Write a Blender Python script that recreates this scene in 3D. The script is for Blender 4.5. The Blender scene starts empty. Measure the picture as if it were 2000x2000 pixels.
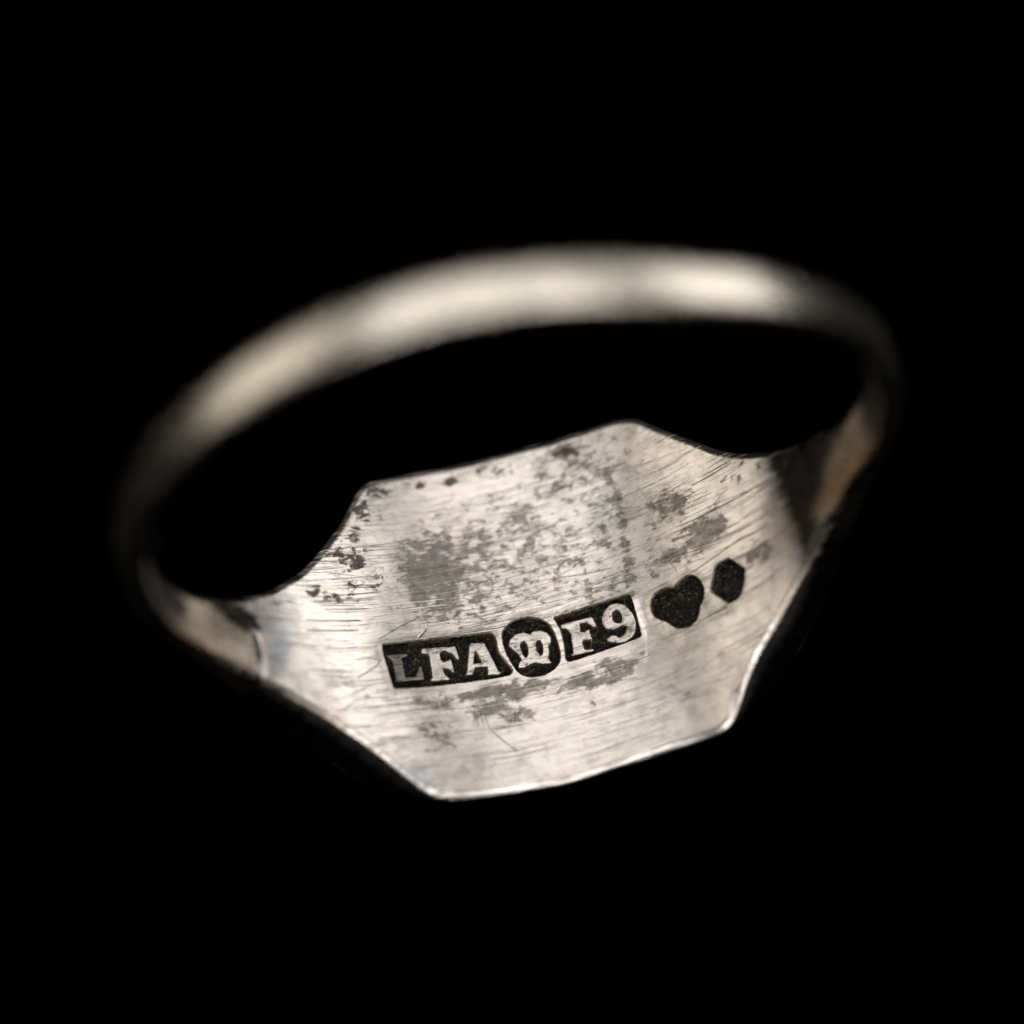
import bpy, math, random
import numpy as np
from mathutils import Vector, Matrix, noise as mnoise
from mathutils.geometry import delaunay_2d_cdt

MM = 0.001                      # everything below is laid out in millimetres
R, K = 9.0, 0.9845              # inner radius of the ring, slight squash
T0 = 0.45                       # plate thickness at the middle of the bezel
Z0 = K * R + T0                 # height of the ring centre above the cloth

# ------------------------------------------------------------------ camera
scene = bpy.context.scene
CAM = np.array([-1.441, -60.268, 139.081])      # relative to the ring centre
EL, YAW, ROLL, FPX = 1.1667, -0.0208, -0.2413, 12300.0
_d = np.array([math.sin(YAW) * math.cos(EL), -math.cos(YAW) * math.cos(EL), math.sin(EL)])
FW = -_d
_r = np.cross(FW, [0, 0, 1]); _r /= np.linalg.norm(_r)
_u = np.cross(_r, FW)
RT = math.cos(ROLL) * _r + math.sin(ROLL) * _u
UP = -math.sin(ROLL) * _r + math.cos(ROLL) * _u

cd = bpy.data.cameras.new('camera')
cam = bpy.data.objects.new('camera', cd)
scene.collection.objects.link(cam)
m = Matrix(((RT[0], UP[0], -FW[0], CAM[0] * MM),
            (RT[1], UP[1], -FW[1], CAM[1] * MM),
            (RT[2], UP[2], -FW[2], (CAM[2] + Z0) * MM),
            (0, 0, 0, 1)))
cam.matrix_world = m
cd.sensor_width = 36
cd.lens = FPX / 2000 * 36
cd.clip_start = 0.005
cd.clip_end = 10
cd.dof.use_dof = True
cd.dof.aperture_fstop = 22
cd.dof.aperture_blades = 0
scene.camera = cam

def ray(x, y):
    d = FW + RT * (x - 1000) / FPX - UP * (y - 1000) / FPX
    return d / np.linalg.norm(d)

def hit(x, y):
    """photo pixel -> (u, v) in mm on the inner surface of the ring"""
    d = ray(x, y); a, b = R, K * R
    A = d[0]**2 / a**2 + d[2]**2 / b**2
    B = 2 * (CAM[0] * d[0] / a**2 + CAM[2] * d[2] / b**2)
    C = CAM[0]**2 / a**2 + CAM[2]**2 / b**2 - 1
    q = max(B * B - 4 * A * C, 0)
    t = (-B + math.sqrt(q)) / (2 * A)
    X = CAM + t * d
    return np.array([R * math.atan2(X[0] / a, -X[2] / b), X[1]])

def surf(u, v, h):
    """point at arc u, axis v, h mm outward of the inner surface"""
    th = np.asarray(u) / R
    n = np.stack([np.sin(th) / R, 0 * th, -np.cos(th) / (K * R)], -1)
    n /= np.linalg.norm(n, axis=-1, keepdims=True)
    p = np.stack([R * np.sin(th), v + 0 * th, -K * R * np.cos(th) + Z0], -1)
    return p + n * np.asarray(h)[..., None]

_f = surf(*[np.array([c]) for c in hit(1010, 1255)], np.array([0.]))[0] - np.array([0, 0, Z0])
cd.dof.focus_distance = float((_f - CAM) @ FW) * MM

# ------------------------------------------------------------------ world, lamps, exposure
w = bpy.data.worlds.new('World'); scene.world = w; w.use_nodes = True
w.node_tree.nodes['Background'].inputs[0].default_value = (0, 0, 0, 1)
w.node_tree.nodes['Background'].inputs[1].default_value = 0

def softbox(name, loc, aim, sx, sy, power, col):
    l = bpy.data.lights.new(name, 'AREA'); l.shape = 'RECTANGLE'
    l.size, l.size_y, l.energy, l.color = sx, sy, power, col
    o = bpy.data.objects.new(name, l); scene.collection.objects.link(o)
    o.location = loc
    o.rotation_euler = (Vector(aim) - Vector(loc)).to_track_quat('-Z', 'Y').to_euler()
    return o
softbox('softbox_overhead', (0.02, 0.07, 0.28), (0, 0, 0.008), 0.34, 0.28, 0.50, (1, 0.97, 0.935))
softbox('softbox_left', (-0.28, 0.11, 0.17), (0, 0, 0.012), 0.26, 0.22, 0.26, (1, 0.93, 0.82))
softbox('softbox_right', (0.28, 0.07, 0.11), (0, 0, 0.012), 0.26, 0.20, 0.37, (1, 0.98, 0.95))
softbox('softbox_front', (0.03, -0.25, 0.25), (0, 0, 0.012), 0.40, 0.12, 0.58, (1, 0.985, 0.96))

scene.view_settings.view_transform = 'Standard'
scene.view_settings.look = 'None'
scene.view_settings.exposure = 0
scene.view_settings.gamma = 1
scene.render.engine = 'CYCLES'
scene.cycles.use_denoising = True

# ------------------------------------------------------------------ node helpers
class NT:
    def __init__(s, name):
        s.mat = bpy.data.materials.new(name); s.mat.use_nodes = True
        s.t = s.mat.node_tree; s.n = s.t.nodes; s.l = s.t.links
        s.bsdf = s.n['Principled BSDF']
    def put(s, sock, val):
        if isinstance(val, bpy.types.NodeSocket): s.l.new(val, sock)
        elif val is not None: sock.default_value = val
    def math(s, op, a, b=None, c=None, clamp=False):
        k = s.n.new('ShaderNodeMath'); k.operation = op; k.use_clamp = clamp
        for i, x in enumerate((a, b, c)):
            if x is not None: s.put(k.inputs[i], x)
        return k.outputs[0]
    def vmath(s, op, a, b=None, out=0):
        k = s.n.new('ShaderNodeVectorMath'); k.operation = op
        s.put(k.inputs[0], a)
        if b is not None: s.put(k.inputs[3] if op == 'SCALE' else k.inputs[1], b)
        return k.outputs[out]
    def mapr(s, v, a, b, c=0., d=1., smooth=True):
        k = s.n.new('ShaderNodeMapRange'); k.interpolation_type = 'SMOOTHSTEP' if smooth else 'LINEAR'
        for i, x in enumerate((v, a, b, c, d)): s.put(k.inputs[i], x)
        return k.outputs[0]
    def noise(s, vec, scale, detail=4, rough=.55, dist=0, off=0.):
        if off: vec = s.vmath('ADD', vec, (off, off * 1.7, off * .6))
        k = s.n.new('ShaderNodeTexNoise'); s.put(k.inputs['Vector'], vec)
        k.inputs['Scale'].default_value = scale; k.inputs['Detail'].default_value = detail
        k.inputs['Roughness'].default_value = rough; k.inputs['Distortion'].default_value = dist
        return k.outputs['Fac']
    def xform(s, vec, rot, sx, sy):
        k = s.n.new('ShaderNodeMapping'); s.put(k.inputs['Vector'], vec)
        k.inputs['Rotation'].default_value = (0, 0, rot); 
        k2 = s.vmath('MULTIPLY', k.outputs[0], (sx, sy, 1))
        return k2
    def mix(s, f, a, b):
        k = s.n.new('ShaderNodeMix'); k.data_type = 'RGBA'
        s.put(k.inputs[0], f); s.put(k.inputs[6], a if not isinstance(a, tuple) else (*a, 1)); s.put(k.inputs[7], b if not isinstance(b, tuple) else (*b, 1))
        return k.outputs[2]
    def attr(s, name):
        k = s.n.new('ShaderNodeAttribute'); k.attribute_name = name
        return k.outputs['Fac']
    def uv(s):
        k = s.n.new('ShaderNodeUVMap'); k.uv_map = 'surface'
        return k.outputs[0]

def seg_group():
    g = bpy.data.node_groups.new('scratch_line', 'ShaderNodeTree')
    for n, t in (('P', 'NodeSocketVector'), ('A', 'NodeSocketVector'), ('BA', 'NodeSocketVector'), ('W', 'NodeSocketFloat'), ('Acc', 'NodeSocketFloat')):
        g.interface.new_socket(n, in_out='INPUT', socket_type=t)
    g.interface.new_socket('Mask', in_out='OUTPUT', socket_type='NodeSocketFloat')
    g.interface.new_socket('Pout', in_out='OUTPUT', socket_type='NodeSocketVector')
    N, L = g.nodes, g.links
    i = N.new('NodeGroupInput'); o = N.new('NodeGroupOutput')
    def vm(op, a, b, out=0):
        k = N.new('ShaderNodeVectorMath'); k.operation = op
        L.new(a, k.inputs[0]); L.new(b, k.inputs[3] if op == 'SCALE' else k.inputs[1]); return k.outputs[out]
    pa = vm('SUBTRACT', i.outputs['P'], i.outputs['A'])
    d1 = vm('DOT_PRODUCT', pa, i.outputs['BA'], 1); d2 = vm('DOT_PRODUCT', i.outputs['BA'], i.outputs['BA'], 1)
    h = N.new('ShaderNodeMath'); h.operation = 'DIVIDE'; h.use_clamp = True
    L.new(d1, h.inputs[0]); L.new(d2, h.inputs[1])
    q = vm('SCALE', i.outputs['BA'], h.outputs[0])
    dd = N.new('ShaderNodeVectorMath'); dd.operation = 'DISTANCE'; L.new(pa, dd.inputs[0]); L.new(q, dd.inputs[1])
    r = N.new('ShaderNodeMapRange'); r.interpolation_type = 'SMOOTHSTEP'
    L.new(dd.outputs[1], r.inputs[0]); L.new(i.outputs['W'], r.inputs[1])
    r.inputs[2].default_value = 0; r.inputs[3].default_value = 0; r.inputs[4].default_value = 1
    mx = N.new('ShaderNodeMath'); mx.operation = 'MAXIMUM'; L.new(r.outputs[0], mx.inputs[0]); L.new(i.outputs['Acc'], mx.inputs[1])
    L.new(mx.outputs[0], o.inputs['Mask'])
    tiny = N.new('ShaderNodeMath'); tiny.operation = 'MULTIPLY'; L.new(mx.outputs[0], tiny.inputs[0]); tiny.inputs[1].default_value = 1e-9
    av = N.new('ShaderNodeVectorMath'); av.operation = 'ADD'; L.new(i.outputs['P'], av.inputs[0]); L.new(tiny.outputs[0], av.inputs[1])
    L.new(av.outputs[0], o.inputs['Pout'])      # chains the lines one after another, keeps the shader's stack small
    return g
SEG = seg_group()

# scratches read off the photograph: polyline pixels, half width in mm
SCR = [
 ([(1246,952),(1302,1020)],.022), ([(1190,929),(1205,985),(1218,1018)],.03), ([(1321,964),(1313,1001)],.018),
 ([(1288,1069),(1322,1115),(1321,1130)],.014), ([(836,1214),(834,1227),(818,1245)],.045), ([(812,1209),(780,1224),(741,1247)],.016),
 ([(745,1284),(738,1298),(700,1323)],.018), ([(930,1400),(934,1416)],.022), ([(938,1392),(946,1420)],.026),
 ([(948,1400),(957,1423),(980,1443),(1010,1466)],.018), ([(1006,1390),(1006,1414)],.02), ([(1000,1366),(1145,1324),(1269,1278)],.016),
 ([(1321,1374),(1349,1350)],.02), ([(1344,1322),(1410,1273)],.022), ([(1270,1385),(1307,1367)],.018), ([(1363,1215),(1419,1185)],.022),
 ([(1350,1120),(1443,1053),(1501,1025)],.018), ([(1350,1018),(1448,967),(1501,936)],.018), ([(1350,948),(1429,904)],.014),
 ([(599,1211),(705,1211)],.02), ([(600,1231),(700,1230)],.02), ([(634,1190),(720,1188)],.016), ([(650,1400),(700,1365),(760,1362)],.012),
 ([(740,1445),(800,1438)],.025), ([(1268,1378),(1150,1412)],.012), ([(1100,1405),(1240,1365)],.012),
 ([(1326,1093),(1328,1095)],.05), ([(1156,1372),(1161,1375)],.05), ([(1533,905),(1534,918)],.11), ([(1505,928),(1506,930)],.05),
]
SCR_BRIGHT = [([(1215,1071),(1190,1105),(1166,1139)],.03), ([(1235,1170),(1262,1240),(1262,1290)],.05), ([(560,1180),(600,1172)],.02)]

def scratch_mask(s, uv, lst):
    acc = None
    for pts, wd in lst:
        q = [hit(*p) for p in pts]
        for a, b in zip(q[:-1], q[1:]):
            k = s.n.new('ShaderNodeGroup'); k.node_tree = SEG
            s.l.new(uv, k.inputs['P'])
            k.inputs['A'].default_value = (a[0], a[1], 0); k.inputs['BA'].default_value = (b[0]-a[0], b[1]-a[1], 0)
            k.inputs['W'].default_value = wd
            if acc is not None: s.l.new(acc, k.inputs['Acc'])
            acc = k.outputs['Mask']; uv = k.outputs['Pout']
    return acc

# ------------------------------------------------------------------ materials
def silver(name, traced=True, base_rough=.31, tone=((.75, .695, .64), (.75, .67, .625))):
    s = NT(name); uv = s.uv()
    warp = s.vmath('ADD', uv, s.vmath('SCALE', (lambda k: (s.put(k.inputs['Vector'], uv), setattr(k.inputs['Scale'], 'default_value', .5), k.outputs['Color'])[2])(s.n.new('ShaderNodeTexNoise')), .12))
    # polishing lines running round the finger hole
    l1 = s.noise(s.xform(warp, 0.02, .07, 13.), 1.0, 3, .6)
    l2 = s.noise(s.xform(warp, -0.04, .11, 26.0), 1.0, 2, .55, off=7.)
    l3 = s.noise(s.xform(warp, 0.14, .10, 11.0), 1.0, 3, .6, off=19.)
    l4 = s.noise(s.xform(warp, -0.35, .12, 12.0), 1.0, 3, .6, off=29.)
    where = s.mapr(s.noise(s.xform(uv, 0, .7, 1.6), 1., 4, .6, off=3.), .40, .62, .08, 1.)
    where2 = s.mapr(s.noise(uv, .7, 3, .5, off=13.), .45, .62)
    d1 = s.mapr(l1, .63, .685); d2 = s.mapr(l2, .61, .69)
    d3 = s.math('MULTIPLY', s.mapr(s.math('MAXIMUM', l3, l4), .655, .705), where2)
    lines = s.math('MAXIMUM', s.math('MULTIPLY', s.math('MAXIMUM', d1, d2), where), s.math('MULTIPLY', d3, .8))
    if traced: lines = s.math('MAXIMUM', lines, scratch_mask(s, uv, SCR))
    # tarnish: grey film broken up by noise, dark flecks
    tn = s.noise(s.xform(uv, 0, .8, 1.1), 3.5, 9, .69, .3)
    tn2 = s.noise(s.xform(uv, 0.05, .5, 2.2), 7.0, 5, .6, off=31.)
    tt = s.math('ADD', s.math('MULTIPLY', tn, .75), s.math('MULTIPLY', tn2, .25))
    film = s.mapr(s.math('ADD', s.attr('film'), s.math('MULTIPLY', s.math('SUBTRACT', tt, .5), 2.9)), .34, .60)
    halo = s.mapr(s.math('ADD', s.attr('film'), s.math('MULTIPLY', s.math('SUBTRACT', tt, .5), 1.6)), .05, .75)
    fleck = s.mapr(s.math('ADD', s.attr('fleck'), s.math('MULTIPLY', s.math('SUBTRACT', s.noise(s.xform(uv, 0, .75, 1.1), 5.0, 7, .66, .4, off=11.), .5), 3.0)), .46, .82)
    film = s.math('MULTIPLY', film, s.math('SUBTRACT', 1.0, s.math('MULTIPLY', s.math('MAXIMUM', d1, d2), .45)))
    # metal colour
    tint = s.mapr(s.noise(uv, .8, 4, .55, off=5.), .35, .66)
    col = s.mix(tint, *tone)
    col = s.mix(s.math('MULTIPLY', s.mapr(s.noise(uv, 2.3, 6, .65, off=41.), .44, .68), .52), col, (.34, .315, .285))
    col = s.mix(s.attr('blue'), col, (.36, .40, .46))
    col = s.mix(s.attr('amber'), col, s.mix(s.mapr(tn, .4, .62), (.17, .105, .05), (.27, .185, .105)))
    col = s.mix(s.math('MULTIPLY', halo, .28), col, (.25, .225, .20))
    col = s.mix(s.math('MULTIPLY', film, s.mapr(s.noise(uv, 5.5, 6, .65, off=83.), .3, .68, .62, .95)), col, s.mix(s.noise(uv, 4., 3, .5, off=23.), (.085, .070, .058), (.18, .166, .150)))
    col = s.mix(s.math('MULTIPLY', fleck, .9), col, (.04, .031, .025))
    vary = s.mapr(s.noise(s.xform(uv, 0, .6, 5.), 1., 3, .6, off=61.), .35, .68, .10, .50)
    col = s.mix(s.math('MULTIPLY', lines, vary), col, (.13, .10, .075))
    br = s.math('MULTIPLY', s.mapr(s.noise(s.xform(warp, .03, .13, 21.), 1., 2, .55, off=71.), .61, .70), s.mapr(s.noise(uv, .8, 3, .5, off=77.), .38, .60))
    col = s.mix(s.math('MULTIPLY', br, .75), col, (.95, .93, .90))
    col = s.mix(s.math('MULTIPLY', s.mapr(s.math('ADD', s.attr('tarnish_shade'), s.math('MULTIPLY', s.math('SUBTRACT', s.math('ADD', s.math('MULTIPLY', s.noise(s.xform(uv, 0., 1.0, 4.5), 1., 5, .65, off=91.), .6), s.math('MULTIPLY', tn, .4)), .5), .9)), .12, .82), .97), col, s.mix(s.mapr(tn2, .4, .65), (.012, .0105, .009), (.045, .040, .036)))  # dark mask: tarnish together with painted-in shade
    if traced: col = s.mix(s.math('MULTIPLY', scratch_mask(s, uv, SCR_BRIGHT), .7), col, (.9, .87, .82))
    s.put(s.bsdf.inputs['Base Color'], col)
    s.bsdf.inputs['Metallic'].default_value = 1
    rg = s.math('ADD', base_rough, s.math('MULTIPLY', s.math('SUBTRACT', s.noise(uv, 2.5, 4, .6, off=2.), .5), .18))
    rg = s.math('ADD', rg, s.math('MULTIPLY', film, .06)); rg = s.math('ADD', rg, s.math('MULTIPLY', fleck, .2), clamp=True)
    s.put(s.bsdf.inputs['Roughness'], rg)
    # relief
    hgt = s.math('ADD', s.math('MULTIPLY', lines, -.55), s.math('MULTIPLY', br, .6))
    hgt = s.math('ADD', hgt, s.math('MULTIPLY', l2, .42)); hgt = s.math('ADD', hgt, s.math('MULTIPLY', l1, .40))
    hgt = s.math('ADD', hgt, s.math('MULTIPLY', s.noise(uv, 11., 4, .6, off=9.), .10))
    hgt = s.math('ADD', hgt, s.math('MULTIPLY', fleck, -.25))
    hgt = s.math('ADD', hgt, s.math('MULTIPLY', s.noise(uv, .9, 2, .5, off=51.), .5))
    b = s.n.new('ShaderNodeBump'); b.inputs['Strength'].default_value = .55; b.inputs['Distance'].default_value = .042 * MM
    s.put(b.inputs['Height'], hgt); s.l.new(b.outputs[0], s.bsdf.inputs['Normal'])
    return s.mat

def punch_dirt():
    s = NT('packed_dirt'); uv = s.uv()
    n1 = s.noise(uv, 6.5, 6, .68); n2 = s.noise(uv, 13., 4, .6, off=3.); n3 = s.noise(uv, 22., 3, .6, off=6.)
    col = s.mix(s.mapr(n1, .46, .64), (.002, .0016, .0014), (.024, .016, .009))
    col = s.mix(s.math('MULTIPLY', s.mapr(n2, .57, .65), .8), col, (.13, .092, .055))
    wl = s.math('MULTIPLY', s.attr('wall'), s.mapr(s.noise(uv, 3.0, 4, .6, off=8.), .46, .62))
    col = s.mix(wl, col, (.10, .06, .03))
    glint = s.math('MAXIMUM', s.mapr(n3, .66, .72), s.mapr(s.math('ADD', s.attr('edge'), s.math('MULTIPLY', s.math('SUBTRACT', n1, .5), 1.2)), .45, .75))
    col = s.mix(glint, col, (.62, .57, .51))
    s.put(s.bsdf.inputs['Base Color'], col)
    s.put(s.bsdf.inputs['Metallic'], glint)
    s.put(s.bsdf.inputs['Roughness'], s.mapr(n2, .35, .65, .5, .28))
    s.bsdf.inputs['Specular IOR Level'].default_value = .22
    b = s.n.new('ShaderNodeBump'); b.inputs['Strength'].default_value = 1; b.inputs['Distance'].default_value = .11 * MM
    s.put(b.inputs['Height'], s.math('ADD', n1, s.math('MULTIPLY', n2, .6))); s.l.new(b.outputs[0], s.bsdf.inputs['Normal'])
    return s.mat

def velvet():
    s = NT('black_cloth')
    k = s.n.new('ShaderNodeTexCoord')
    n = s.noise(k.outputs['Object'], 900., 4, .6)
    s.put(s.bsdf.inputs['Base Color'], s.mix(n, (.00002, .00002, .00002), (.00006, .00006, .00006)))
    s.bsdf.inputs['Roughness'].default_value = 1
    s.bsdf.inputs['Specular IOR Level'].default_value = 0
    b = s.n.new('ShaderNodeBump'); b.inputs['Strength'].default_value = .5; b.inputs['Distance'].default_value = .0003
    s.put(b.inputs['Height'], n); s.l.new(b.outputs[0], s.bsdf.inputs['Normal'])
    return s.mat

MAT_BEZEL = silver('worn_silver')
MAT_SHANK = silver('rubbed_silver', traced=False, base_rough=.26, tone=((.76, .705, .60), (.76, .69, .60)))
MAT_LETTER = silver('letter_silver', traced=False, base_rough=.36)
MAT_DIRT = punch_dirt()
MAT_CLOTH = velvet()

# ------------------------------------------------------------------ masks read off the photograph (pixels)
# x, y, rx, ry, angle(deg, up positive), strength
FILM = [
 (850,1120,85,95,0,.75),(925,1060,60,45,0,.6),(860,1180,75,40,0,.65),(1010,1010,42,30,30,.62),(1045,1030,25,40,0,.5),(1060,960,40,25,20,.4),(1105,882,42,20,15,.75),
 (1000,1120,90,60,10,.42),(1110,1060,80,90,0,.34),(1160,1150,70,40,15,.42),(1040,1160,100,35,10,.38),(940,990,70,40,15,.3),(1100,950,70,60,0,.3),
 (1120,920,140,80,15,.42),(1060,1080,160,110,5,.42),(900,1130,150,120,0,.50),(1180,1020,60,120,10,.40),(800,1090,40,60,0,.5),(1310,985,52,36,30,.62),(1375,1040,60,32,35,.8),(1330,1075,60,35,30,.55),(1290,1100,60,40,30,.4),(1270,1020,40,50,0,.35),
 (1482,1078,46,26,25,.62),(990,1352,120,20,12,.72),(960,1380,60,25,8,.62),(1010,1395,50,18,8,.6),(1160,1325,95,22,16,.7),(1210,1298,60,20,16,.6),
 (850,1375,70,20,5,.5),(845,1425,50,30,0,.45),(860,1450,30,25,0,.45),(770,1350,60,12,3,.3),(1330,1340,40,50,20,.25),
 (1188,930,10,22,-75+90,.9),(1207,985,14,60,14,.62),(1222,1070,14,60,10,.55),(1230,1130,18,45,5,.6),
 (1200,850,60,25,20,.3),(740,990,30,60,0,.3),(700,1120,50,60,0,.25),(600,1150,60,25,0,.15),
]
FLECK = [
 (738,962,28,13,0,.9),(708,1000,20,30,-20,.85),(692,1050,18,32,-30,.66),(682,1092,42,24,-20,.80),(700,1075,25,30,0,.4),(613,1155,15,17,0,.7),(648,1168,24,12,-10,.74),(690,1155,27,27,0,.52),(730,1130,34,40,0,.46),
 (820,945,36,12,0,.72),(880,938,20,15,0,.72),(960,918,38,20,10,.58),(1105,882,40,16,15,.6),(1050,900,30,14,15,.45),(985,990,20,16,0,.3),
 (1435,935,28,20,30,.42),(1445,905,12,8,0,.42),(1480,910,16,12,0,.4),(790,1470,20,25,0,.3),(828,1468,14,10,0,.42),(850,1440,22,25,0,.38),(880,1455,30,12,0,.36),
 (536,1178,14,8,0,.45),(548,1188,8,10,0,.5),(495,1186,12,9,0,.5),(462,1192,30,14,-15,.75),(430,1182,25,10,-10,.4),(1190,925,10,14,0,.4),(1207,975,10,16,0,.4),
 (1466,1328,10,9,0,.95),(1620,1050,30,40,60,.45),(1640,1010,20,40,60,.4),
]
BLUE = [(545,1265,26,60,-15,.75),(520,1215,50,22,0,.55),(560,1170,40,14,0,.35),(815,1515,45,22,-35,.5),(1530,900,26,30,0,.7),(1520,950,22,30,0,.55),(1490,880,30,10,0,.45),
        (1560,1080,16,60,20,.4),(1120,1545,160,8,10,.35),(1340,1465,80,8,18,.4),(700,1480,20,10,0,.2)]
AMBER = [(400,1230,50,50,-30,.55),(350,1200,30,60,20,.75),(440,1290,60,14,-25,.5),(1650,930,50,120,-25,.98),(1690,880,45,90,0,1.),(1600,1060,25,60,-30,.5)]
def blob_field(blobs, u, v):
    out = np.zeros_like(u)
    for (x, y, rx, ry, a, s) in blobs:
        c = hit(x, y); ca, sa = math.cos(math.radians(a)), -math.sin(math.radians(a))
        ex = hit(x + rx * ca, y + rx * sa) - c; ey = hit(x + ry * sa, y - ry * ca) - c
        M = np.linalg.inv(np.stack([ex, ey], 1))
        du = np.stack([u - c[0], v - c[1]], 0)
        q = np.tensordot(M, du.reshape(2, -1), 1)
        g = s * np.exp(-((q**2).sum(0)) ** 1.3 * .9)
        out = np.maximum(out, g.reshape(u.shape))
    return out

TARNISH_SHADE_POLY = [([(1485,872),(1508,936),(1525,983),(1541,1018),(1560,1076),(1572,1105),(1590,1060),(1610,1030),(1592,1000),(1606,960),(1618,913),(1645,850),(1655,815),(1560,855)], .86, 1.1),  # dark shoulders: part tarnish, part shading painted into the colour
             ([(405,1172),(471,1180),(500,1206),(512,1235),(480,1240),(448,1216)], .8, .16), ([(335,1135),(372,1190),(355,1200),(325,1180)], .9, .2),
             ([(1590,1055),(1618,1005),(1622,1020),(1595,1075)], .85, .08)]
def poly_field(polys, u, v):
    out = np.zeros_like(u)
    for px, s, soft in polys:
        q = ccw(np.array([hit(*p) for p in px])); k = (np.abs(u - q[:, 0].mean()) < 5)
        d = edge_dist(q, u[k], v[k]) * np.where(inside(q, u[k], v[k]), 1, -1)
        d = d + .05 * np.sin(9 * v[k]) * np.sin(4 * u[k] + 1) + .03 * np.sin(23 * v[k])
        t = np.clip((d + soft * .5) / soft, 0, 1); out[k] = np.maximum(out[k], s * t * t * (3 - 2 * t))
    return out
def crevice(u, v):
    d = u + SEAM * R
    return .97 * np.exp(-((d - .035) / (.085 + .035 * np.exp(-((v + .30) / .28) ** 2))) ** 4) * lerp_s(-v, -.28, -.05) * (1 - .85 * lerp_s(-v, .45, .9))
def mask_attrs(u, v):
    film = blob_field(FILM, u, v)
    return {'film': film * 1.03, 'fleck': blob_field(FLECK, u, v), 'blue': blob_field(BLUE, u, v), 'amber': blob_field(AMBER, u, v), 'tarnish_shade': np.maximum(np.maximum(poly_field(TARNISH_SHADE_POLY, u, v), crevice(u, v)), .95 * lerp_s(np.abs(u), 1.16 * R, 1.45 * R))}  # last term paints the inner band ends' fade to black

# ------------------------------------------------------------------ mesh helpers
COL = scene.collection
def build(name, V, F, UV, mat, parent=None, attrs=None, merge=None, smooth=True):
    me = bpy.data.meshes.new(name)
    V = np.asarray(V, float)
    me.from_pydata((V * MM).tolist(), [], [list(map(int, f)) for f in F])
    for k, a in (attrs or {}).items():
        at = me.attributes.new(k, 'FLOAT', 'POINT'); at.data.foreach_set('value', np.asarray(a, np.float32))
    uvl = me.uv_layers.new(name='surface')
    li = np.empty(len(me.loops), np.int32); me.loops.foreach_get('vertex_index', li)
    uvl.data.foreach_set('uv', np.asarray(UV, np.float32)[li].ravel())
    me.materials.append(mat)
    if smooth: me.polygons.foreach_set('use_smooth', [True] * len(me.polygons))
    me.update()
    o = bpy.data.objects.new(name, me); COL.objects.link(o); o.parent = parent
    return o

def inside(poly, x, y):
    poly = np.asarray(poly); n = len(poly); r = np.zeros(x.shape, bool)
    for i in range(n):
        x1, y1 = poly[i]; x2, y2 = poly[(i + 1) % n]
        if y1 == y2: continue
        c = ((y1 > y) != (y2 > y)) & (x < (x2 - x1) * (y - y1) / (y2 - y1) + x1)
        r ^= c
    return r

def area(p): 
    p = np.asarray(p); q = np.roll(p, -1, 0); return .5 * np.sum(p[:, 0] * q[:, 1] - q[:, 0] * p[:, 1])

def resample(p, step):
    p = np.asarray(p); q = np.vstack([p, p[:1]]); d = np.r_[0, np.cumsum(np.linalg.norm(np.diff(q, axis=0), axis=1))]
    n = max(8, int(round(d[-1] / step))); t = np.linspace(0, d[-1], n, endpoint=False)
    return np.stack([np.interp(t, d, q[:, i]) for i in (0, 1)], 1)

def relax(p, n=1, a=.25):
    for _ in range(n): p = (1 - 2 * a) * p + a * np.roll(p, 1, 0) + a * np.roll(p, -1, 0)
    return p

def offset(p, d):
    """positive = outward; p counter-clockwise"""
    t = np.roll(p, -1, 0) - np.roll(p, 1, 0); t /= np.linalg.norm(t, axis=1, keepdims=True) + 1e-9
    return p + d * np.stack([t[:, 1], -t[:, 0]], 1)

def ccw(p): return p if area(p) > 0 else p[::-1].copy()

def edge_dist(poly, x, y):
    d = np.full(x.shape, 1e9)
    for a, b in zip(poly, np.roll(poly, -1, 0)):
        ba = b - a; L = ba @ ba + 1e-12
        h = np.clip(((x - a[0]) * ba[0] + (y - a[1]) * ba[1]) / L, 0, 1)
        d = np.minimum(d, np.hypot(x - a[0] - h * ba[0], y - a[1] - h * ba[1]))
    return d

def tri_sheet(outer, holes, step, margin):
    """triangulate a region: returns points, triangles (outer ring points come first, then each hole's)"""
    pts = [outer] + list(holes); P = np.vstack(pts); E = []; o = 0
    for q in pts:
        n = len(q); E += [(o + i, o + (i + 1) % n) for i in range(n)]; o += n
    lo, hi = outer.min(0), outer.max(0)
    gx, gy = np.meshgrid(np.arange(lo[0], hi[0], step), np.arange(lo[1], hi[1], step * .866))
    gx[1::2] += step / 2
    gx, gy = gx.ravel(), gy.ravel()
    rng = np.random.RandomState(3)
    gx = gx + rng.uniform(-.15, .15, gx.shape) * step; gy = gy + rng.uniform(-.15, .15, gy.shape) * step
    k = inside(outer, gx, gy)
    gx, gy = gx[k], gy[k]
    k = edge_dist(outer, gx, gy) > margin
    for h in holes:
        k &= ~inside(h, gx, gy) & (edge_dist(h, gx, gy) > margin)
    P = np.vstack([P, np.stack([gx[k], gy[k]], 1)])
    v, e, f, *_ = delaunay_2d_cdt([Vector(q) for q in P], E, [], 0, 1e-7)
    V = np.array([tuple(q) for q in v]); F = np.array([list(t) for t in f])
    c = V[F].mean(1); ok = inside(outer, c[:, 0], c[:, 1])
    for h in holes: ok &= ~inside(h, c[:, 0], c[:, 1])
    return V, F[ok]

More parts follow.
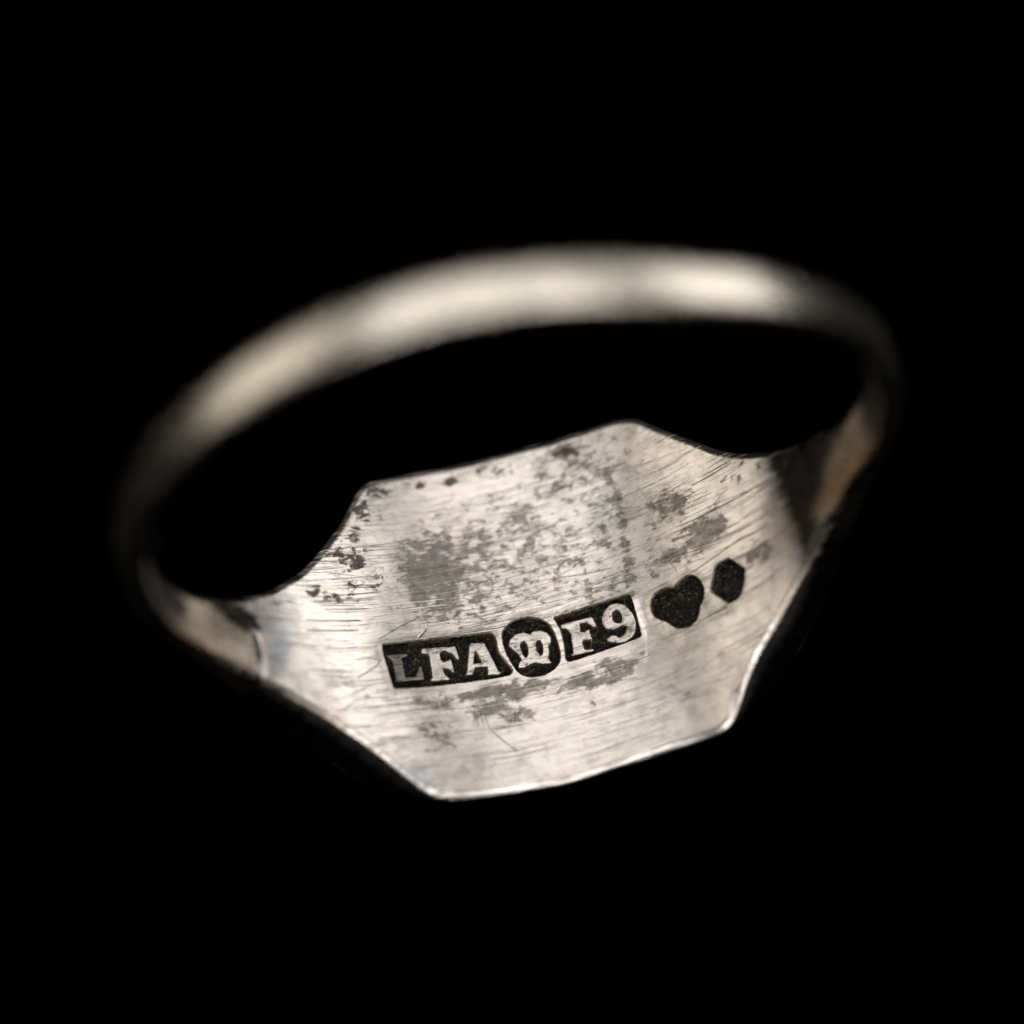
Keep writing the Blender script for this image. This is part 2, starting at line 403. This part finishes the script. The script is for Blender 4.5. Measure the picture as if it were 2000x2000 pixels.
# ------------------------------------------------------------------ cloth
cw = 0.6
n = 40
gx, gy = np.meshgrid(np.linspace(-300, 300, n), np.linspace(-300, 300, n))
V = np.stack([gx.ravel(), gy.ravel(), 0 * gx.ravel() - .002], 1)
F = [(j * n + i, j * n + i + 1, (j + 1) * n + i + 1, (j + 1) * n + i) for j in range(n - 1) for i in range(n - 1)]
cloth = build('table_surface', V, F, V[:, :2], MAT_CLOTH)
cloth['kind'] = 'structure'
cloth['label'] = 'plain black cloth under the ring'

# ------------------------------------------------------------------ the ring
ring = bpy.data.objects.new('signet_ring', None); COL.objects.link(ring)
ring.empty_display_size = 0.005
ring['label'] = 'tarnished silver signet ring lying face down, hallmarks stamped inside its head'
ring['category'] = 'ring'

SEAM = 0.92                                    # angle where head and shank are soldered together
# half outline of the head against angle, from the photograph's four edges
TOP = [(-1.30,.80),(-1.195,.834),(-1.066,.965),(-.93,1.135),(-.80,1.49),(-.68,2.05),(-.60,2.62),(-.555,3.02),(-.50,3.50),(-.455,4.05),(-.42,4.48),(-.385,4.60),(-.22,4.69),(0,4.67),(.17,4.64),(.33,4.56),(.385,4.45),(.41,4.28),(.458,3.84),(.556,3.03),(.623,2.46),(.70,2.03),(.824,1.543),(.927,1.29),(1.085,1.048),(1.2,.93),(1.30,.84)]
BOT = [(-1.34,.69),(-1.197,.855),(-1.025,1.02),(-.853,1.36),(-.70,2.09),(-.604,2.795),(-.53,3.485),(-.47,4.08),(-.44,4.32),(-.40,4.42),(-.22,4.465),(-.07,4.55),(.076,4.49),(.25,4.50),(.38,4.545),(.42,4.53),(.44,4.36),(.465,4.05),(.50,3.67),(.571,3.02),(.652,2.56),(.733,2.09),(.81,1.65),(.94,1.158),(1.08,.86),(1.2,.76),(1.30,.71)]
# axis offset and half width of the shank
SHC = [(1.3,.06),(1.75,.18),(1.97,.18),(2.16,.12),(2.43,.11),(2.64,.19),(2.87,.48),(3.158,.76),(3.505,.81),(3.79,.69),(4.1,.62),(4.6,.28),(2*math.pi-1.3,.05)]
SHW = [(1.3,.74),(1.9,.66),(2.2,.66),(2.43,.73),(2.6,.72),(2.8,.75),(3.1,.74),(3.6,.76),(4.1,.74),(2*math.pi-1.3,.72)]
def smooth_interp(tab, t, sig):
    tab = np.array(tab); g = np.linspace(tab[0, 0], tab[-1, 0], 1500); y = np.interp(g, tab[:, 0], tab[:, 1])
    dx = g[1] - g[0]; k = np.arange(-int(4 * sig / dx) - 1, int(4 * sig / dx) + 2) * dx; k = np.exp(-.5 * (k / sig) ** 2); k /= k.sum()
    pad = len(k) // 2; y = np.convolve(np.r_[[2*y[0]-q for q in y[pad:0:-1]], y, [2*y[-1]-q for q in y[-2:-pad-2:-1]]], k, 'valid')
    return np.interp(t, g, y)
def edges(th):
    """yt, yb for angles in (-pi, 2pi)"""
    th = np.asarray(th, float); s = np.where(th > math.pi, th - 2 * math.pi, th)
    ht = smooth_interp(TOP, np.clip(s, -1.3, 1.3), .018); hb = smooth_interp(BOT, np.clip(s, -1.3, 1.3), .018)
    c = smooth_interp(SHC, np.clip(np.mod(th, 2*math.pi), 1.3, 2*math.pi-1.3), .1); wd = smooth_interp(SHW, np.clip(np.mod(th, 2*math.pi), 1.3, 2*math.pi-1.3), .1)
    f = np.clip((np.abs(s) - 1.0) / .3, 0, 1); f = f * f * (3 - 2 * f)
    def jit(k):
        a = .030 + .022 * f
        return a * np.array([mnoise.noise((x * 9, k, 0.)) * .6 + mnoise.noise((x * 26, k, 5.)) * .4 for x in s.ravel()]).reshape(s.shape)
    return ht * (1 - f) + (c + wd) * f + jit(1.), -hb * (1 - f) + (c - wd) * f + jit(7.)
def lerp_s(x, a, b):
    t = np.clip((x - a) / (b - a), 0, 1); return t * t * (3 - 2 * t)
def outer_h(th):
    a = np.abs(np.where(th > math.pi, th - 2 * math.pi, th)); ac = np.minimum(a, .62)
    flat = (K * R + T0 - K * R * np.cos(ac)) / np.cos(ac)
    f = lerp_s(a, .5, 1.15)
    return np.minimum(flat, 1.75) * (1 - f) + .62 * f
def boxy(th):
    a = np.abs(np.where(th > math.pi, th - 2 * math.pi, th)); return 9. - 6.0 * lerp_s(a, .6, 1.3)
def under(th):
    a = np.abs(np.where(th > math.pi, th - 2 * math.pi, th)); return .13 * (1 - lerp_s(a, .40, .62)) - .16 * lerp_s(a, 1.0, 1.4)
RIM = [(.20, 0.), (.165, .008), (.12, .036), (.06, .080), (.018, .115), (.0, .15)]      # worn inner edge: inset, drop
def rim_scale(th):
    """worn facet at one front corner of the head"""
    return 1 + 1.3 * math.exp(-((th - .462) / .022) ** 4)
def skin_profile(th, N=25):
    """profile from the top inner edge over the outside to the bottom inner edge -> lists of (y, h)"""
    yt, yb = (float(q) for q in edges(np.array([th])).__iter__()) if False else [float(q[0]) for q in edges(np.array([th]))]
    t = float(outer_h(np.array(th))); nn = float(boxy(np.array(th))); un = float(under(np.array(th)))
    c, hw = (yt + yb) / 2, (yt - yb) / 2
    out = [(yt - i, d) for i, d in RIM[:-1]]
    for k in range(N):
        ph = math.pi * k / (N - 1); co, si = math.cos(ph), math.sin(ph)
        y = hw * math.copysign(abs(co) ** (2 / nn), co); h = .15 + (t - .15) * abs(si) ** (2 / nn)
        y *= 1 - un * (h - .15) / (t - .15) + min(un, 0)
        y *= 1 + .05 * float(lerp_s(abs(th), .44, .50) * (1 - lerp_s(abs(th), .74, .9)) * lerp_s(h / t, .84, .90))   # edge of the face plate stands a little proud
        out.append((c + y, h))
    k = rim_scale(th)
    out += [(yb + i * k, d) for i, d in RIM[-2::-1]]
    return out

def undul(u, v):
    """gentle hand-made unevenness of the inside, mm outward"""
    h = .024 * np.sin(u * 1.1 + .6) * np.cos(v * .9 + .3) + .010 * np.sin(u * 2.3 - v * 1.7)
    return h
def seam_relief(u, v):
    d = (u + SEAM * R); lip = .030 * np.exp(-((d - .17) / .09) ** 2) * lerp_s(-v, -.35, -.05) * (1 - lerp_s(-v, .6, 1.15))
    gap = .13 * np.exp(-(d / .075) ** 2) * lerp_s(-v, -.30, .0) * (1 - .85 * lerp_s(-v, .5, 1.))
    lip2 = .02 * np.exp(-((d + .16) / .08) ** 2) * lerp_s(-v, -.2, .1) * (1 - lerp_s(-v, .4, .9))
    return gap - lip - lip2

# ---- hallmark outlines (photo pixels)
def c1(l): return [(700 + x / 4.83, 1050 + y / 4.83) for x, y in l]
def c2(l): return [(1000 + x / 3.864, 1050 + y / 3.864) for x, y in l]
P_LFA = c1([(222,998),(700,955),(1000,925),(1240,893),(1280,915),(1305,990),(1312,1060),(1345,1120),(1420,1210),(1462,1262),(1430,1300),(1300,1330),(900,1380),(600,1412),(330,1425),(285,1260),(240,1100)])
P_CROWN = c1([(1355,890),(1390,850),(1450,790),(1530,757),(1620,750),(1700,760),(1770,790),(1820,840),(1860,930),(1890,1020),(1910,1120),(1895,1190),(1840,1250),(1750,1300),(1620,1318),(1545,1302),(1492,1262),(1450,1200),(1400,1110),(1360,1000)])
P_F9 = c2([(310,600),(600,510),(890,422),(920,510),(980,745),(700,850),(430,938),(405,915),(392,800),(370,700)])
P_TREFOIL = c2([(1050,480),(1075,430),(1130,390),(1190,378),(1225,386),(1260,330),(1320,292),(1370,285),(1410,310),(1440,350),(1458,400),(1450,470),(1420,520),(1418,570),(1395,630),(1340,675),(1270,688),(1215,670),(1180,635),(1120,620),(1070,590),(1048,540)])
P_HEX = c2([(1635,152),(1757,235),(1755,330),(1735,420),(1700,465),(1637,497),(1500,405),(1518,330),(1533,215)])
L_L = (c1([(268,1085),(475,1078),(475,1105),(420,1118),(442,1318),(545,1308),(580,1200),(602,1210),(618,1335),(362,1352),(330,1140)]), [])
L_F = (c1([(598,1042),(915,1018),(958,1142),(930,1140),(880,1080),(800,1055),(768,1080),(775,1135),(800,1165),(850,1150),(875,1135),(912,1262),(885,1260),(855,1225),(800,1222),(812,1280),(865,1318),(865,1332),(680,1346),(690,1325),(708,1315),(672,1105),(640,1085),(598,1085)]), [])
L_A = (c1([(1050,990),(1185,985),(1260,1130),(1320,1255),(1348,1268),(1340,1287),(1215,1290),(1225,1262),(1220,1212),(1098,1218),(1090,1262),(1088,1285),(1005,1292),(1028,1268),(1036,1150)]), [c1([(1096,1060),(1086,1185),(1170,1175),(1125,1085)])])
L_CROWN = (c1([(1415,1010),(1430,960),(1480,910),(1560,890),(1620,905),(1650,875),(1720,865),(1780,890),(1815,930),(1815,980),(1790,1010),(1800,1070),(1790,1130),(1830,1175),(1740,1180),(1660,1170),(1620,1185),(1570,1215),(1510,1225),(1510,1190),(1540,1140),(1500,1090),(1440,1045)]),
   [c1([(1530,990),(1560,965),(1595,1010),(1605,1090),(1580,1130),(1545,1090),(1525,1030)]), c1([(1680,970),(1710,955),(1740,1010),(1740,1080),(1715,1110),(1685,1060),(1670,1000)])])
L_F2 = (c2([(362,655),(400,638),(600,590),(640,670),(605,670),(560,635),(505,640),(515,700),(545,705),(575,680),(608,780),(575,770),(530,765),(530,800),(545,838),(610,832),(615,848),(435,885),(460,860),(440,720),(405,680),(370,682)]), [])
L_9 = (c2([(672,610),(690,550),(740,500),(790,488),(850,505),(900,560),(928,620),(930,690),(905,740),(850,780),(790,790),(720,782),(705,765),(750,728),(790,738),(805,755),(850,720),(862,665),(830,655),(790,675),(750,690),(705,685),(680,650)]), [c2([(750,560),(775,540),(810,550),(830,600),(820,640),(780,640),(755,620)])])
MARKS = [
 ('rectangular punch with the raised letters LFA, packed with dark dirt', P_LFA, [('letter', L_L), ('letter', L_F), ('letter', L_A)], 1),
 ('round punch with a raised crowned double-loop mark', P_CROWN, [('crown_mark', L_CROWN)], 3),
 ('rectangular punch with a raised letter F and figure 9', P_F9, [('letter', L_F2), ('numeral', L_9)], 1),
 ('trefoil-shaped punch filled with dark dirt', P_TREFOIL, [], 2),
 ('six-sided punch filled with dark dirt', P_HEX, [], 1),
]
rngm = np.random.RandomState(5)
def to_uv(px, step, rel):
    q = ccw(resample(np.array([hit(*p) for p in px]), step)); q = relax(q, rel)
    return q + rngm.normal(0, .004, q.shape)
mark_polys = [offset(to_uv(px, .05, rel), .02 if len(g) else .03) for _, px, g, rel in MARKS]

# ---- head: inside sheet with the punches cut out, worn rim, sides and flat face
DTH = .008
ths = np.linspace(-SEAM, SEAM, int(2 * SEAM / DTH) + 1)
yt, yb = edges(ths); ins = RIM[0][0]
us = ths * R
step_end = .07
def endcol(u, a, b):
    k = int((b - a) / step_end); return [(u, a + (b - a) * i / k) for i in range(1, k)]
bottom = [(u, y + ins * rim_scale(u / R)) for u, y in zip(us, yb)]; topl = [(u, y - ins) for u, y in zip(us, yt)][::-1]
outline = np.array(bottom + endcol(us[-1], yb[-1] + ins, yt[-1] - ins) + topl + endcol(us[0], yb[0] + ins, yt[0] - ins)[::-1])
P2, F2 = tri_sheet(outline, mark_polys, .055, .03)
h2 = undul(P2[:, 0], P2[:, 1]) + seam_relief(P2[:, 0], P2[:, 1])
# metal is pushed up a little round the punches
for mp in mark_polys:
    k = np.hypot(P2[:, 0] - mp[:, 0].mean(), P2[:, 1] - mp[:, 1].mean()) < 2.2
    d = edge_dist(mp, P2[k, 0], P2[k, 1]); h2[k] -= .022 * np.exp(-(d / .09) ** 2)
V = [surf(P2[:, 0], P2[:, 1], h2)]; UV = [P2]; F = [tuple(t) for t in F2]
base = len(P2)
prof = [skin_profile(t) for t in ths]; npf = len(prof[0])
pr = np.array(prof)
uu = np.repeat(us[:, None], npf, 1)
taper = np.clip(1 - pr[..., 1] / .3, 0, 1)
hh = pr[..., 1] + (undul(uu, pr[..., 0]) + seam_relief(uu, pr[..., 0])) * taper
sk = surf(uu, pr[..., 0], hh); sk[..., 2] = np.maximum(sk[..., 2], 0)
V.append(sk.reshape(-1, 3)); UV.append(np.stack([uu, pr[..., 0]], -1).reshape(-1, 2))
for i in range(len(ths) - 1):
    for j in range(npf - 1):
        a = base + i * npf + j
        F.append((a, a + npf, a + npf + 1, a + 1))
V = np.vstack(V); UV = np.vstack(UV)
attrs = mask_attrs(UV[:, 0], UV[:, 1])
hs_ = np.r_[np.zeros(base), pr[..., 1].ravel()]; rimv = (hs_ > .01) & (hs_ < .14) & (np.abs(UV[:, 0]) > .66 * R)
attrs['tarnish_shade'] = np.where(rimv, attrs['tarnish_shade'] * .35, attrs['tarnish_shade']); attrs['amber'] = np.where(rimv, np.maximum(attrs['amber'], .5), attrs['amber'])
th_ = np.repeat(outer_h(ths)[:, None], npf, 1).ravel()
side = np.r_[np.zeros(base), np.clip((pr[..., 1].ravel() - .16) / .1, 0, 1) * np.where((pr[..., 1].ravel() > .87 * th_) & (pr[..., 1].ravel() < .97 * th_), .45, 1)]
attrs['film'] = np.maximum(attrs['film'], side * .95); attrs['tarnish_shade'] = np.maximum(attrs['tarnish_shade'] * (1 - side), side * 1.1); attrs['blue'] *= 1 - side  # side walls painted dark, standing in for their black reflection
bez = build('bezel', V, F, UV, MAT_BEZEL, ring, attrs)
bez['label'] = 'broad six-cornered head of the ring, scratched and spotted with grey tarnish'
import bmesh
def clean(o, dist=1e-7):
    bm = bmesh.new(); bm.from_mesh(o.data); bmesh.ops.remove_doubles(bm, verts=bm.verts, dist=dist)
    bmesh.ops.recalc_face_normals(bm, faces=bm.faces); bm.to_mesh(o.data); bm.free(); o.data.update()
clean(bez, 2e-7)

# ---- shank: closed tube round the rest of the circle
ts = np.r_[np.linspace(SEAM, 1.4, 50), np.linspace(1.4, math.pi, 120)[1:], np.linspace(math.pi, 2*math.pi-1.4, 120), np.linspace(2*math.pi-1.4, 2*math.pi-SEAM, 50)[1:]]
TOPROW = 168                    # the row at the top is doubled so the texture can wrap there
rows = []
for t in ts:
    q = skin_profile(t); a, b = q[-1][0], q[0][0]
    q = q + [(a + (b - a) * k / 14, 0.) for k in range(1, 14)]
    rows.append(q)
pr = np.array(rows); npf = pr.shape[1]
uw = np.where(np.arange(len(ts)) > TOPROW, ts - 2 * math.pi, ts) * R
uu = np.repeat(uw[:, None], npf, 1)
taper = np.clip(1 - pr[..., 1] / .3, 0, 1)
hh = pr[..., 1] + (undul(uu, pr[..., 0]) * (np.abs(uu) < 16) + seam_relief(uu, pr[..., 0])) * taper
V = surf(np.repeat((ts * R)[:, None], npf, 1), pr[..., 0], hh).reshape(-1, 3)
UVs = np.stack([uu, pr[..., 0]], -1).reshape(-1, 2)
F = []
for i in range(len(ts) - 1):
    if i == TOPROW: continue
    for j in range(npf):
        a = i * npf + j; b = i * npf + (j + 1) % npf
        F.append((a, b, b + npf, a + npf))
at = mask_attrs(uu.ravel(), pr[..., 0].ravel())
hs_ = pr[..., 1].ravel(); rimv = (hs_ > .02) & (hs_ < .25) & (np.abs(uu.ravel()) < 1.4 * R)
at['tarnish_shade'] = np.where(rimv, at['tarnish_shade'] * .35, at['tarnish_shade']); at['amber'] = np.where(rimv, np.maximum(at['amber'], .75), at['amber'])
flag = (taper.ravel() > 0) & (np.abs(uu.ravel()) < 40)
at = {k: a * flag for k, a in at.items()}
sh = build('shank', V, F, UVs, MAT_SHANK, ring, at)
sh['label'] = 'slim rounded band of the ring'
clean(sh, 1e-8)

# ---- hallmarks
DEPTH = .19
def zeros(n): return {k: np.zeros(n) for k in ('film', 'fleck', 'blue', 'amber', 'tarnish_shade')}
for (label, px, glyphs, rel), poly in zip(MARKS, mark_polys):
    rings = [(0., 0.), (-.014, .008), (-.030, .032), (-.042, .09), (-.06, DEPTH)]
    n = len(poly); V, UV, F, wall, edge = [], [], [], [], []
    for k, (o, d) in enumerate(rings):
        q = offset(poly, o) if o else poly
        if k >= 2: q = relax(q, 1)
        base_h = undul(q[:, 0], q[:, 1]) - (.022 if k == 0 else .014 if k == 1 else 0)
        V.append(surf(q[:, 0], q[:, 1], base_h + d)); UV.append(q); wall += [1. if k < 4 else .4] * n; edge += [1., 1., .75, .1, 0.][k:k + 1] * n
        if k:
            a = (k - 1) * n; b = k * n
            F += [(a + i, a + (i + 1) % n, b + (i + 1) % n, b + i) for i in range(n)]
    fl, ff = tri_sheet(q, [], .04, .02)
    hz = undul(fl[:, 0], fl[:, 1]) + DEPTH + np.array([(.030 if glyphs else .055) * mnoise.noise((x * 5, y * 5, 1.3)) + .02 * mnoise.noise((x * 15, y * 15, 4.)) for x, y in fl])
    hz[:n] = undul(q[:, 0], q[:, 1]) + DEPTH
    b = sum(len(x) for x in V)
    V.append(surf(fl[:, 0], fl[:, 1], hz)); UV.append(fl); wall += [0.] * len(fl); edge += [0.] * len(fl)
    F += [tuple(int(i) + b for i in t) for t in ff]
    o = build('hallmark', np.vstack(V), F, np.vstack(UV), MAT_DIRT, ring, {'wall': np.array(wall), 'edge': np.array(edge)})
    clean(o, 1e-8)
    o['label'] = label
    for gname, (gp, gh) in glyphs:
        op = to_uv(gp, .022, 2); hs = [to_uv(g, .022, 2) for g in gh]
        top, hol = offset(op, -.022), [offset(g, .022) for g in hs]
        P, T = tri_sheet(top, hol, .04, .015)
        cen = P.mean(0); tilt = np.array([.02, .16]) if gp is L_L[0] else rngm.uniform(-.03, .03, 2)
        def toph(x): return undul(x[:, 0], x[:, 1]) + .035 + (x - cen) @ tilt + np.array([.008 * mnoise.noise((a * 6, b2 * 6, 9.)) for a, b2 in x])
        V = [surf(P[:, 0], P[:, 1], toph(P))]; UV = [P]; F = [tuple(int(i) for i in t) for t in T]
        for lp, out in [(op, 1)] + [(g, -1) for g in hs]:
            n2 = len(lp); lv = []
            for off, d in ((-.022, 0.), (-.008, .006), (.004, .026), (.012, .06), (.03, DEPTH + .04)):
                q = offset(lp, off * out)
                hh = toph(q) + d if d < .1 else undul(q[:, 0], q[:, 1]) + d
                lv.append(sum(len(x) for x in V)); V.append(surf(q[:, 0], q[:, 1], hh)); UV.append(q)
            for a, b in zip(lv[:-1], lv[1:]):
                F += [(a + i, a + (i + 1) % n2, b + (i + 1) % n2, b + i) for i in range(n2)]
        V = np.vstack(V); UV = np.vstack(UV); z = zeros(len(V))
        dz = np.zeros(len(V)); o2 = sum(1 for _ in P)
        z['fleck'][o2:] = .0
        z['film'][:] = .85 if gp is L_L[0] else .30  # extra film on the sloping L paints in its shading
        z['fleck'][:] = .12
        g = build(gname, V, F, UV, MAT_LETTER, o, z)
        clean(g, 1e-8)
